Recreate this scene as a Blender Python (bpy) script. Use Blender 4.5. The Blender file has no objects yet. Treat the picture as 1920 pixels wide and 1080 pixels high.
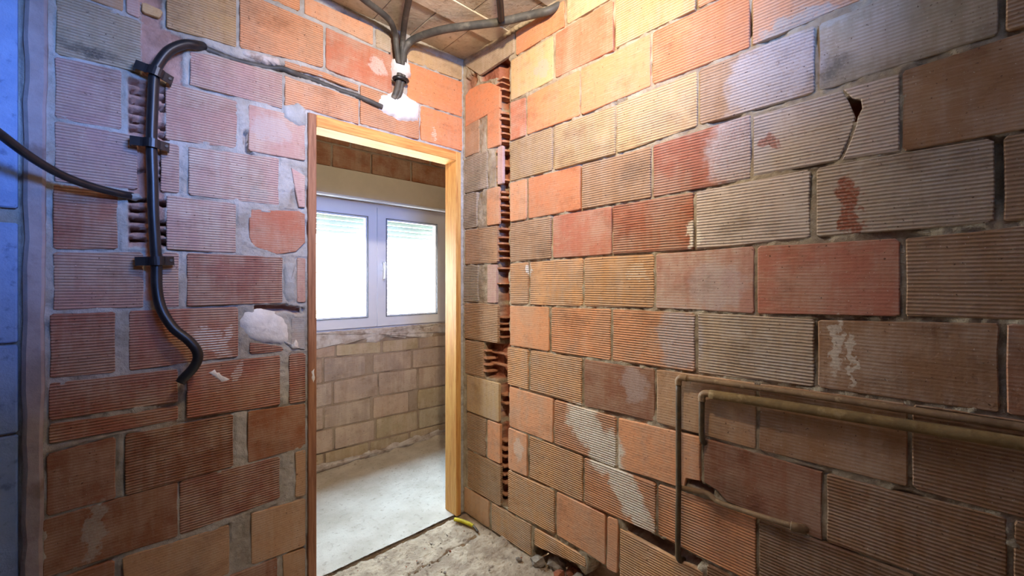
import bpy, bmesh, math, random
import numpy as np
from mathutils import Vector

# ---------------------------------------------------------------- camera, world, light, exposure
scn = bpy.context.scene
COL = scn.collection
PI = math.pi

cam_d = bpy.data.cameras.new('camera')
cam = bpy.data.objects.new('camera', cam_d)
COL.objects.link(cam)
cam_d.sensor_width = 36.0
cam_d.lens = 36.0 * 774.0 / 1920.0
cam_d.shift_y = -8.0 / 1920.0
cam_d.clip_start = 0.02
cam.location = (-1.42, -1.934, 1.317)
cam.rotation_euler = (PI / 2, 0, -math.radians(43))
scn.camera = cam

vs = scn.view_settings
vs.view_transform = 'Standard'
vs.look = 'None'
vs.gamma = 1.0
vs.use_curve_mapping = False
vs.exposure = 0.08

world = bpy.data.worlds.new('daylight')
scn.world = world
world.use_nodes = True
wb = world.node_tree.nodes['Background']
wnt = world.node_tree
wtc = wnt.nodes.new('ShaderNodeTexCoord'); wsp = wnt.nodes.new('ShaderNodeSeparateXYZ'); wrp = wnt.nodes.new('ShaderNodeValToRGB')
wmr = wnt.nodes.new('ShaderNodeMapRange'); wmr.inputs[1].default_value = -1.0
wnt.links.new(wtc.outputs['Generated'], wsp.inputs[0]); wnt.links.new(wsp.outputs['Z'], wmr.inputs[0]); wnt.links.new(wmr.outputs[0], wrp.inputs[0])
wnt.links.new(wrp.outputs[0], wb.inputs['Color'])
wrp.color_ramp.elements[0].position = 0.0; wrp.color_ramp.elements[0].color = (0.42, 0.40, 0.36, 1)
wrp.color_ramp.elements[1].position = 1.0; wrp.color_ramp.elements[1].color = (0.50, 0.72, 1.0, 1)
for p_, c_ in ((0.47, (0.5, 0.48, 0.44, 1)), (0.52, (0.95, 0.96, 1.0, 1)), (0.7, (0.74, 0.86, 1.0, 1))):
    e_ = wrp.color_ramp.elements.new(p_); e_.color = c_
wb.inputs['Strength'].default_value = 112.0

REAR_X = -0.95
def area(name, loc, rot, sx, sy, power, color, portal=False):
    d = bpy.data.lights.new(name, 'AREA')
    d.shape = 'RECTANGLE'; d.size = sx; d.size_y = sy
    d.energy = power; d.color = color
    if portal: d.cycles.is_portal = True
    o = bpy.data.objects.new(name, d); COL.objects.link(o)
    o.location = loc; o.rotation_euler = rot
    return o
# daylight entering by the window of the next room (world light, sampled through its opening)
area('window_daylight', (-0.01, 1.30, 1.45), (-PI / 2, 0, 0), 1.26, 0.96, 1, (1, 1, 1), True)
# daylight entering by the opening in the wall behind the camera
area('rear_portal', (REAR_X, -2.29, 2.20), (PI / 2, 0, 0), 0.70, 0.36, 1, (1, 1, 1), True)
# reflector work lamp clamped under the ceiling, aimed at the far corner (its housing is built with the other things)
LAMP_LOC = Vector((-0.95, -1.35, 2.47)); LAMP_DIR = Vector((1.02, 1.0, -0.46)).normalized()
LAMP_COL = (1.0, 0.82, 0.60)
sd = bpy.data.lights.new('work_lamp_beam', 'SPOT'); sd.energy = 104.0; sd.color = LAMP_COL; sd.shadow_soft_size = 0.03
sd.spot_size = math.radians(148); sd.spot_blend = 1.0
so = bpy.data.objects.new('work_lamp_beam', sd); COL.objects.link(so)
so.location = LAMP_LOC + LAMP_DIR * 0.09; so.rotation_euler = LAMP_DIR.to_track_quat('-Z', 'Y').to_euler()
scn.cycles.max_bounces = 8
scn.cycles.diffuse_bounces = 5
scn.cycles.transparent_max_bounces = 12
scn.cycles.sample_clamp_indirect = 4.0

rng = random.Random(7)

# ---------------------------------------------------------------- helpers
def rgb(r, g, b):
    f = lambda c: (c / 255 / 12.92) if c / 255 <= 0.04045 else ((c / 255 + 0.055) / 1.055) ** 2.4
    return (f(r), f(g), f(b), 1.0)

def tag(o, label, cat, group=None, kind=None):
    o['label'] = label; o['category'] = cat
    if group: o['group'] = group
    if kind: o['kind'] = kind
    return o

def link(name, me, mat=None, parent=None, loc=(0, 0, 0), rotz=0.0, smooth=False):
    o = bpy.data.objects.new(name, me); COL.objects.link(o)
    if mat is not None and not me.materials: me.materials.append(mat)
    o.location = loc; o.rotation_euler = (0, 0, rotz)
    if parent is not None: o.parent = parent
    if smooth: me.polygons.foreach_set('use_smooth', [True] * len(me.polygons))
    return o

def empty(name, loc=(0, 0, 0), rotz=0.0):
    o = bpy.data.objects.new(name, None); COL.objects.link(o)
    o.location = loc; o.rotation_euler = (0, 0, rotz); o.empty_display_size = 0.05
    return o

def pydata(name, v, f):
    me = bpy.data.meshes.new(name); me.from_pydata(v, [], f); me.update(); return me

def box_geo(v, f, x0, x1, y0, y1, z0, z1):
    n = len(v)
    v += [(x0, y0, z0), (x1, y0, z0), (x1, y1, z0), (x0, y1, z0), (x0, y0, z1), (x1, y0, z1), (x1, y1, z1), (x0, y1, z1)]
    f += [tuple(n + i for i in q) for q in ((0, 3, 2, 1), (4, 5, 6, 7), (0, 1, 5, 4), (1, 2, 6, 5), (2, 3, 7, 6), (3, 0, 4, 7))]

def box(name, b, mat, parent=None, bevel=0.0, loc=(0, 0, 0), rotz=0.0):
    v, f = [], []
    box_geo(v, f, *b)
    me = pydata(name, v, f)
    if bevel:
        bm = bmesh.new(); bm.from_mesh(me)
        bmesh.ops.bevel(bm, geom=bm.edges[:], offset=bevel, segments=1, affect='EDGES')
        bm.to_mesh(me); bm.free()
    return link(name, me, mat, parent, loc, rotz)

def catmull(pts, n=10):
    P = [Vector(p) for p in pts]
    P = [P[0] * 2 - P[1]] + P + [P[-1] * 2 - P[-2]]
    out = []
    for i in range(1, len(P) - 2):
        a, b, c, d = P[i - 1:i + 3]
        for k in range(n):
            t = k / n
            out.append(0.5 * ((2 * b) + (c - a) * t + (2 * a - 5 * b + 4 * c - d) * t * t + (3 * b - a - 3 * c + d) * t ** 3))
    out.append(P[-2])
    return out

def resample(pts, step):
    out = [pts[0]]; acc = 0.0; last = pts[0]
    for p in pts[1:]:
        seg = (p - last).length
        while acc + seg >= step:
            t = (step - acc) / seg
            last = last + (p - last) * t
            out.append(last.copy()); seg = (p - last).length; acc = 0.0
        acc += seg; last = p
    if (out[-1] - pts[-1]).length > step * 0.3: out.append(pts[-1])
    return out

def tube_mesh(name, pts, r, sides=12, step=0.0, ridge=0.0, n=10, smoothpath=True):
    path = catmull(pts, n) if smoothpath else [Vector(p) for p in pts]
    if step: path = resample(path, step)
    v, f = [], []
    nrm = None
    for i, p in enumerate(path):
        t = (path[min(i + 1, len(path) - 1)] - path[max(i - 1, 0)]).normalized()
        if nrm is None:
            nrm = t.cross(Vector((0.31, 0.77, 0.55))).normalized()
        nrm = (nrm - t * nrm.dot(t)).normalized()
        bn = t.cross(nrm)
        rr = (r[i] if isinstance(r, list) else r) - (ridge if i % 2 else 0.0)
        for k in range(sides):
            a = 2 * PI * k / sides
            v.append(p + (nrm * math.cos(a) + bn * math.sin(a)) * rr)
    m = len(path)
    for i in range(m - 1):
        for k in range(sides):
            a, b = i * sides + k, i * sides + (k + 1) % sides
            f.append((a, b, b + sides, a + sides))
    f.append(tuple(range(sides - 1, -1, -1)))
    f.append(tuple(range((m - 1) * sides, m * sides)))
    return pydata(name, [tuple(q) for q in v], f)

# value noise on arrays
LATTICE = {}
def vnoise(U, Z, sc, seed):
    if seed not in LATTICE: LATTICE[seed] = np.random.RandomState(seed).rand(256, 256) * 2 - 1
    G = LATTICE[seed]
    x = U * sc + 1000.0; y = Z * sc + 1000.0
    xi = np.floor(x).astype(int); yi = np.floor(y).astype(int)
    fx = x - xi; fy = y - yi
    fx = fx * fx * (3 - 2 * fx); fy = fy * fy * (3 - 2 * fy)
    xi &= 255; yi &= 255; x1 = (xi + 1) & 255; y1 = (yi + 1) & 255
    return (G[xi, yi] * (1 - fx) + G[x1, yi] * fx) * (1 - fy) + (G[xi, y1] * (1 - fx) + G[x1, y1] * fx) * fy

def poly_sd(U, Z, P):
    """signed distance, positive inside the polygon"""
    P = np.asarray(P, float); n = len(P)
    d = np.full(U.shape, 1e9); ins = np.zeros(U.shape, bool)
    for i in range(n):
        ax, ay = P[i]; bx, by = P[(i + 1) % n]
        ex, ey = bx - ax, by - ay
        t = np.clip(((U - ax) * ex + (Z - ay) * ey) / (ex * ex + ey * ey + 1e-12), 0, 1)
        d = np.minimum(d, np.hypot(U - ax - t * ex, Z - ay - t * ey))
        if abs(ey) > 1e-9:
            c = ((ay > Z) != (by > Z)) & (U < ex * (Z - ay) / ey + ax)
            ins ^= c
    return np.where(ins, d, -d)

# ---------------------------------------------------------------- materials
def newmat(name):
    m = bpy.data.materials.new(name); m.use_nodes = True
    nt = m.node_tree; b = nt.nodes['Principled BSDF']
    b.inputs['Roughness'].default_value = 0.9
    b.inputs['Specular IOR Level'].default_value = 0.25
    return m, nt, b

def N(nt, t, **kw):
    n = nt.nodes.new(t)
    for k, v in kw.items(): setattr(n, k, v)
    return n

def setin(nt, n, i, v):
    if hasattr(v, 'is_output') or isinstance(v, bpy.types.NodeSocket): nt.links.new(v, n.inputs[i])
    else: n.inputs[i].default_value = v

def math_(nt, op, a, b=0.0, c=None, clamp=False):
    n = N(nt, 'ShaderNodeMath', operation=op, use_clamp=clamp)
    setin(nt, n, 0, a); setin(nt, n, 1, b)
    if c is not None: setin(nt, n, 2, c)
    return n.outputs[0]

def maprange(nt, v, a, b, c=0.0, d=1.0, smooth=True):
    n = N(nt, 'ShaderNodeMapRange', interpolation_type='SMOOTHSTEP' if smooth else 'LINEAR')
    setin(nt, n, 0, v)
    for i, x in zip((1, 2, 3, 4), (a, b, c, d)): setin(nt, n, i, x)
    return n.outputs[0]

def mixc(nt, fac, a, b, mode='MIX'):
    n = N(nt, 'ShaderNodeMix', data_type='RGBA', blend_type=mode)
    setin(nt, n, 0, fac); setin(nt, n, 6, a); setin(nt, n, 7, b)
    return n.outputs[2]

def noise(nt, vec, scale, detail=4.0, rough=0.55, out=0):
    n = N(nt, 'ShaderNodeTexNoise')
    if vec is not None: nt.links.new(vec, n.inputs['Vector'])
    n.inputs['Scale'].default_value = scale; n.inputs['Detail'].default_value = detail
    n.inputs['Roughness'].default_value = rough
    return n.outputs[out]

def vscale(nt, vec, s):
    n = N(nt, 'ShaderNodeMapping'); nt.links.new(vec, n.inputs['Vector'])
    n.inputs['Scale'].default_value = s
    return n.outputs[0]

def bump(nt, h, dist, bsdf, strength=1.0, chain=None):
    n = N(nt, 'ShaderNodeBump'); setin(nt, n, 'Height', h)
    setin(nt, n, 'Distance', dist); n.inputs['Strength'].default_value = strength
    if chain is not None: nt.links.new(chain, n.inputs['Normal'])
    nt.links.new(n.outputs[0], bsdf.inputs['Normal'])
    return n.outputs[0]

def stain_layers(nt, col, axis, stains, crest=None):
    """marks that lie on the wall itself: lime wash, cement smears, soot, rust; (u, z, ru, rz, angle, colour, strength, only_on_crests)"""
    g = N(nt, 'ShaderNodeNewGeometry').outputs['Position']
    sp = N(nt, 'ShaderNodeSeparateXYZ'); nt.links.new(g, sp.inputs[0])
    u = math_(nt, 'MULTIPLY', sp.outputs['Y'], -1.0) if axis == 'R' else sp.outputs['X']
    cb = N(nt, 'ShaderNodeCombineXYZ'); nt.links.new(u, cb.inputs[0]); nt.links.new(sp.outputs['Z'], cb.inputs[1])
    nz = noise(nt, g, 22.0, 5.0, 0.65, out=1)
    off = N(nt, 'ShaderNodeVectorMath', operation='SUBTRACT'); nt.links.new(nz, off.inputs[0]); off.inputs[1].default_value = (0.5, 0.5, 0.5)
    sc = N(nt, 'ShaderNodeVectorMath', operation='SCALE'); nt.links.new(off.outputs[0], sc.inputs[0]); sc.inputs['Scale'].default_value = 0.11
    ad = N(nt, 'ShaderNodeVectorMath', operation='ADD'); nt.links.new(cb.outputs[0], ad.inputs[0]); nt.links.new(sc.outputs[0], ad.inputs[1])
    sx = N(nt, 'ShaderNodeVectorMath', operation='MULTIPLY'); nt.links.new(ad.outputs[0], sx.inputs[0]); sx.inputs[1].default_value = (1, 1, 0)
    fine = noise(nt, g, 160.0, 3.0)
    for (su, sz, ru, rz, ang, c, st, cr) in stains:
        mp = N(nt, 'ShaderNodeMapping', vector_type='TEXTURE'); nt.links.new(sx.outputs[0], mp.inputs[0])
        mp.inputs['Location'].default_value = (su, sz, 0); mp.inputs['Rotation'].default_value = (0, 0, ang); mp.inputs['Scale'].default_value = (ru, rz, 1)
        ln = N(nt, 'ShaderNodeVectorMath', operation='LENGTH'); nt.links.new(mp.outputs[0], ln.inputs[0])
        mk = maprange(nt, ln.outputs['Value'], 0.15 if c == SOOT else 0.75, 1.25 if c == SOOT else 1.1, st, 0.0)
        mk = math_(nt, 'MULTIPLY', mk, maprange(nt, fine, 0.25, 0.6, 0.55, 1.0))
        if cr and crest is not None: mk = math_(nt, 'MULTIPLY', mk, crest)
        col = mixc(nt, mk, col, c)
    return col

LIME = rgb(232, 224, 204); WHITE = rgb(235, 233, 228); CEM = rgb(178, 172, 160); SOOT = rgb(62, 60, 58); RUST = rgb(150, 72, 40)
GREYWASH = rgb(190, 178, 172)
ST_R = [(1.47, 1.74, 0.11, 0.13, 0.25, GREYWASH, 0.85, 0), (1.323, 1.485, 0.028, 0.055, 0, LIME, 0.9, 0),
        (0.865, 0.725, 0.11, 0.085, -0.5, LIME, 1.0, 0), (0.965, 0.64, 0.085, 0.10, -0.5, LIME, 1.0, 0), (1.065, 0.515, 0.065, 0.115, 0.55, LIME, 0.95, 0),
        (1.13, 0.43, 0.05, 0.08, 0.5, LIME, 0.75, 0), (1.275, 1.12, 0.085, 0.115, 0, GREYWASH, 0.85, 0), (1.11, 1.355, 0.05, 0.035, 0, LIME, 0.7, 1),
        (0.532, 1.379, 0.022, 0.036, 0, WHITE, 0.95, 0), (1.74, 1.52, 0.026, 0.095, 0.1, RUST, 0.85, 0), (1.544, 1.75, 0.036, 0.026, 0, RUST, 0.7, 0),
        (1.63, 2.06, 0.12, 0.045, 0, CEM, 0.8, 0), (1.70, 1.905, 0.06, 0.055, 0, SOOT, 0.6, 0), (1.715, 1.16, 0.012, 0.085, 0, LIME, 0.6, 0),
        (1.745, 1.12, 0.010, 0.07, 0, LIME, 0.6, 0), (1.56, 1.945, 0.135, 0.12, 0, GREYWASH, 0.95, 0), (0.62, 2.32, 0.05, 0.05, 0.6, CEM, 0.6, 0),
        (0.46, 0.50, 0.04, 0.06, 0, LIME, 0.5, 0), (1.10, 1.75, 0.10, 0.05, 0.3, SOOT, 0.35, 0), (0.62, 1.47, 0.07, 0.05, 0.2, SOOT, 0.35, 0),
        (1.10, 0.93, 0.06, 0.07, 0, GREYWASH, 0.45, 0), (1.40, 1.31, 0.10, 0.08, 0, GREYWASH, 0.5, 0)]
ST_B = [(-0.52, 2.384, 0.05, 0.045, 0, WHITE, 0.4, 0), (-1.165, 1.09, 0.030, 0.075, 0.6, WHITE, 0.9, 1), (-1.14, 1.11, 0.016, 0.06, -0.35, WHITE, 0.9, 1),
        (-1.21, 1.10, 0.05, 0.03, -0.5, WHITE, 0.8, 1), (-0.98, 1.96, 0.085, 0.055, 0, GREYWASH, 0.55, 0), (-1.51, 2.077, 0.10, 0.024, -0.1, SOOT, 0.75, 0),
        (-1.50, 0.495, 0.024, 0.11, -0.1, CEM, 0.75, 0), (-1.10, 0.975, 0.014, 0.05, -0.5, WHITE, 0.8, 1), (-0.20, 2.13, 0.012, 0.05, 0, LIME, 0.7, 1),
        (-1.03, 1.68, 0.05, 0.03, 0, CEM, 0.5, 0)]

def brick_material(name, axis, stains):
    m, nt, b = newmat(name)
    oi = N(nt, 'ShaderNodeObjectInfo')
    tc = N(nt, 'ShaderNodeTexCoord').outputs['Object']
    pos = N(nt, 'ShaderNodeNewGeometry').outputs['Position']
    at = N(nt, 'ShaderNodeAttribute', attribute_type='OBJECT', attribute_name='ribs').outputs['Fac']
    wa = N(nt, 'ShaderNodeAttribute', attribute_type='OBJECT', attribute_name='wash').outputs['Fac']
    sp = N(nt, 'ShaderNodeSeparateXYZ'); nt.links.new(tc, sp.inputs[0])
    wob = noise(nt, pos, 6.0, 2.0)
    zz = math_(nt, 'ADD', sp.outputs['Z'], math_(nt, 'MULTIPLY', math_(nt, 'SUBTRACT', wob, 0.5), 0.004))
    s = math_(nt, 'SINE', math_(nt, 'MULTIPLY', zz, 2 * PI / 0.0094))
    crest = maprange(nt, s, -0.5, 0.6)
    worn = maprange(nt, noise(nt, pos, 9.0, 4.0), 0.30, 0.48, 0.35, 1.0)
    n1 = noise(nt, pos, 7.0, 6.0, 0.65); n2 = noise(nt, pos, 55.0, 5.0, 0.65)
    streak = noise(nt, vscale(nt, pos, (6, 6, 90)), 2.0, 4.0, 0.6)
    drip = noise(nt, vscale(nt, pos, (40, 40, 4)), 1.0, 4.0, 0.6)
    col = mixc(nt, maprange(nt, n1, 0.35, 0.68, 0.0, 0.38), oi.outputs['Color'], rgb(176, 138, 100))
    col = mixc(nt, maprange(nt, n2, 0.5, 0.8, 0.0, 0.4), col, rgb(132, 86, 62))
    col = mixc(nt, maprange(nt, streak, 0.5, 0.75, 0.0, 0.35), col, rgb(206, 176, 142))
    dustf = math_(nt, 'MULTIPLY', maprange(nt, math_(nt, 'ADD', math_(nt, 'MULTIPLY', n1, 0.7), math_(nt, 'MULTIPLY', drip, 0.35)), 0.42, 0.66), wa)
    dustf = math_(nt, 'MULTIPLY', dustf, math_(nt, 'ADD', math_(nt, 'MULTIPLY', crest, 0.6), 0.4))
    col = mixc(nt, dustf, col, rgb(214, 203, 188))
    # dust sits on the crests of the ribs, the grooves are tinted darker
    col = mixc(nt, math_(nt, 'MULTIPLY', math_(nt, 'MULTIPLY', math_(nt, 'SUBTRACT', 1.0, crest), at), 0.38), col, mixc(nt, 1.0, col, rgb(150, 134, 122), 'MULTIPLY'))
    col = stain_layers(nt, col, axis, stains, crest)
    grime = noise(nt, vscale(nt, pos, (1, 1, 1.6)), 4.5, 7.0, 0.7)
    col = mixc(nt, maprange(nt, grime, 0.5, 0.74, 0.0, 0.5), col, mixc(nt, 1.0, col, rgb(160, 142, 124), 'MULTIPLY'))
    pits = noise(nt, pos, 120.0, 2.0, 0.5)
    pitm = maprange(nt, pits, 0.68, 0.76)
    col = mixc(nt, math_(nt, 'MULTIPLY', pitm, 0.8), col, rgb(74, 50, 38))
    specks = maprange(nt, noise(nt, pos, 210.0, 2.0, 0.5), 0.70, 0.76)
    col = mixc(nt, math_(nt, 'MULTIPLY', specks, 0.6), col, rgb(222, 208, 188))
    nt.links.new(col, b.inputs['Base Color'])
    h = math_(nt, 'MULTIPLY', math_(nt, 'MULTIPLY', s, 0.5), math_(nt, 'MULTIPLY', at, worn))
    b1 = bump(nt, h, 0.0026, b)
    bump(nt, math_(nt, 'ADD', n2, math_(nt, 'MULTIPLY', streak, 0.6)), 0.0020, b, 1.0, b1)
    return m

def bed_material(name, axis, stains, base, alt, clayc=rgb(186, 122, 94)):
    m, nt, b = newmat(name)
    pos = N(nt, 'ShaderNodeNewGeometry').outputs['Position']
    cl = N(nt, 'ShaderNodeAttribute', attribute_name='clay').outputs['Fac']
    n1 = noise(nt, pos, 8.0, 6.0, 0.65); n2 = noise(nt, pos, 75.0, 5.0, 0.7)
    col = mixc(nt, maprange(nt, n1, 0.35, 0.7), base, alt)
    col = mixc(nt, maprange(nt, n2, 0.52, 0.8, 0, 0.5), col, rgb(120, 108, 92))
    clay = mixc(nt, maprange(nt, n1, 0.35, 0.7), clayc, mixc(nt, 1.0, clayc, rgb(205, 195, 190), 'MULTIPLY'))
    col = mixc(nt, cl, col, clay)
    if stains: col = stain_layers(nt, col, axis, stains)
    nt.links.new(col, b.inputs['Base Color'])
    bump(nt, n2, 0.006, b)
    return m

def noisy(name, c1, c2, scale=8.0, rough=0.9, bumpd=0.0, bscale=60.0, c3=None, s3=60.0, stretch=None, spec=0.25, metal=0.0):
    m, nt, b = newmat(name)
    v = N(nt, 'ShaderNodeTexCoord').outputs['Object'] if stretch else N(nt, 'ShaderNodeNewGeometry').outputs['Position']
    if stretch: v = vscale(nt, v, stretch)
    col = mixc(nt, maprange(nt, noise(nt, v, scale, 6.0, 0.62), 0.32, 0.68), c1, c2)
    if c3 is not None: col = mixc(nt, maprange(nt, noise(nt, v, s3, 4.0, 0.6), 0.55, 0.72, 0, 0.7), col, c3)
    nt.links.new(col, b.inputs['Base Color'])
    b.inputs['Roughness'].default_value = rough; b.inputs['Specular IOR Level'].default_value = spec; b.inputs['Metallic'].default_value = metal
    if bumpd: bump(nt, noise(nt, v, bscale, 5.0, 0.65), bumpd, b)
    return m

M = {}
M['brick_R'] = brick_material('ribbed_clay_right', 'R', ST_R)
M['brick_B'] = brick_material('ribbed_clay_back', 'B', ST_B)
M['brick_F'] = brick_material('dusty_clay_beyond', 'B', [])
M['bed_R'] = bed_material('mortar_right', 'R', ST_R[2:6], rgb(186, 172, 146), rgb(150, 130, 104))
M['bed_B'] = bed_material('mortar_back', 'B', [], rgb(192, 190, 184), rgb(160, 152, 138), rgb(200, 152, 134))
M['bed_F'] = bed_material('mortar_beyond', 'B', [], rgb(168, 150, 132), rgb(150, 130, 112))
M['web'] = noisy('broken_clay', rgb(206, 152, 116), rgb(172, 118, 88), 20, bumpd=0.003)
M['white_plaster'] = noisy('white_plaster', rgb(240, 240, 238), rgb(216, 214, 210), 14, bumpd=0.004, bscale=40)
M['grey_cement'] = noisy('grey_cement', rgb(186, 188, 186), rgb(160, 160, 154), 12, bumpd=0.005, bscale=70)
M['lime_plaster'] = noisy('lime_plaster', rgb(214, 208, 202), rgb(176, 160, 148), 16, bumpd=0.005, bscale=50, c3=rgb(130, 112, 98), s3=20)
M['blue_render'] = noisy('pale_blue_render', rgb(150, 178, 222), rgb(134, 162, 208), 9, bumpd=0.004, bscale=50, c3=rgb(92, 112, 156), s3=30)
M['strip'] = noisy('smooth_plaster_strip', rgb(176, 168, 170), rgb(150, 140, 140), 6, bumpd=0.003, bscale=40, c3=rgb(120, 100, 92), s3=9)
M['pine'] = noisy('raw_pine', rgb(226, 178, 104), rgb(204, 142, 74), 3.0, rough=0.6, bumpd=0.0012, bscale=6, stretch=(30, 30, 1.6), c3=rgb(150, 84, 44), s3=5)
M['pine_shaded'] = noisy('weathered_shaded_pine', rgb(176, 128, 96), rgb(140, 96, 70), 3.0, rough=0.7, bumpd=0.0012, bscale=6, stretch=(30, 30, 1.6), c3=rgb(104, 70, 54), s3=5)  # left jamb: mostly its shade mixed into the colour, some weathering
M['pine_h'] = noisy('raw_pine_head', rgb(226, 172, 96), rgb(204, 130, 66), 3.0, rough=0.6, bumpd=0.0012, bscale=6, stretch=(1.6, 30, 30), c3=rgb(160, 78, 36), s3=5)
M['black_pvc'] = noisy('black_corrugated_pvc', rgb(26, 27, 30), rgb(38, 38, 41), 30, rough=0.36, spec=0.5)
M['dusty_pvc'] = noisy('dusty_grey_conduit', rgb(62, 62, 60), rgb(86, 84, 78), 14, rough=0.55, spec=0.4, c3=rgb(120, 116, 104), s3=18)
M['copper'] = noisy('tarnished_copper', rgb(120, 94, 66), rgb(148, 118, 82), 20, rough=0.6, spec=0.4, c3=rgb(176, 150, 112), s3=50, bumpd=0.0008)
M['copper_dark'] = noisy('dark_tarnished_copper', rgb(70, 56, 40), rgb(100, 80, 54), 20, rough=0.55, spec=0.4, c3=rgb(60, 62, 48), s3=50)
M['lagging'] = noisy('dusty_pipe_sleeve', rgb(138, 112, 70), rgb(112, 90, 56), 12, rough=0.85, c3=rgb(160, 136, 96), s3=30, bumpd=0.002)
M['pvc_white'] = noisy('white_window_pvc', rgb(236, 241, 250), rgb(228, 234, 246), 3, rough=0.35, spec=0.5)
M['gasket'] = noisy('grey_gasket', rgb(96, 100, 108), rgb(80, 84, 92), 10, rough=0.6)
M['beige'] = noisy('beige_shutter_box', rgb(206, 194, 176), rgb(196, 184, 166), 4, rough=0.6)
M['slat'] = noisy('pale_shutter_slat', rgb(206, 222, 214), rgb(196, 212, 206), 6, rough=0.5)
M['ceil_panel'] = noisy('ceiling_clay_panel', rgb(200, 188, 166), rgb(170, 158, 138), 7, bumpd=0.004, c3=rgb(140, 124, 104), s3=40)
M['joist'] = noisy('concrete_joist', rgb(222, 212, 190), rgb(200, 188, 164), 6, bumpd=0.003, c3=rgb(150, 136, 116), s3=40)
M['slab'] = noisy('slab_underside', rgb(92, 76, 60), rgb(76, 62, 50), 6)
M['floor'] = noisy('dusty_screed', rgb(204, 184, 156), rgb(158, 138, 116), 9, bumpd=0.012, bscale=90, c3=rgb(112, 92, 76), s3=32)
M['floor2'] = noisy('pale_screed', rgb(200, 192, 178), rgb(176, 166, 150), 4, bumpd=0.004, bscale=80, c3=rgb(150, 138, 124), s3=40)
M['rubble'] = noisy('mortar_rubble', rgb(150, 138, 122), rgb(112, 100, 88), 20, bumpd=0.006, bscale=50)
M['clay_rubble'] = noisy('clay_rubble', rgb(170, 100, 68), rgb(128, 74, 52), 20, bumpd=0.006, bscale=50)
M['yellow'] = noisy('yellow_plastic', rgb(206, 190, 44), rgb(178, 160, 30), 30, rough=0.5)
M['steel'] = noisy('rusty_steel', rgb(96, 84, 70), rgb(64, 54, 46), 60, rough=0.5, metal=0.5)
M['facade'] = noisy('cream_facade', rgb(214, 206, 190), rgb(204, 196, 180), 1.0)
M['other_wall'] = noisy('brown_brickwork', rgb(78, 56, 44), rgb(64, 46, 38), 3, bumpd=0.01, bscale=12)

mg, nt, b_ = newmat('window_glass')
nt.nodes.remove(b_)
tr = N(nt, 'ShaderNodeBsdfTransparent'); gl = N(nt, 'ShaderNodeBsdfGlossy'); gl.inputs['Roughness'].default_value = 0.02
tr.inputs['Color'].default_value = (0.96, 0.98, 0.97, 1)
mx = N(nt, 'ShaderNodeMixShader'); mx.inputs[0].default_value = 0.05; nt.links.new(tr.outputs[0], mx.inputs[1]); nt.links.new(gl.outputs[0], mx.inputs[2])
nt.links.new(mx.outputs[0], nt.nodes['Material Output'].inputs['Surface'])
M['glass'] = mg
mt_, nt, b_ = newmat('daylight_tint_filter'); nt.nodes.remove(b_)
tb = N(nt, 'ShaderNodeBsdfTransparent'); tb.inputs['Color'].default_value = (0.44, 0.62, 0.98, 1)  # made-up tint that turns the rear daylight blue
nt.links.new(tb.outputs[0], nt.nodes['Material Output'].inputs['Surface'])
M['blue_filter'] = mt_
mb, nt, b_ = newmat('lit_bulb')
b_.inputs['Emission Color'].default_value = (*LAMP_COL, 1); b_.inputs['Emission Strength'].default_value = 20.0
M['bulb'] = mb
M['aluminium'] = noisy('brushed_aluminium', rgb(190, 190, 188), rgb(170, 170, 168), 20, rough=0.35, metal=0.9)

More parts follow.
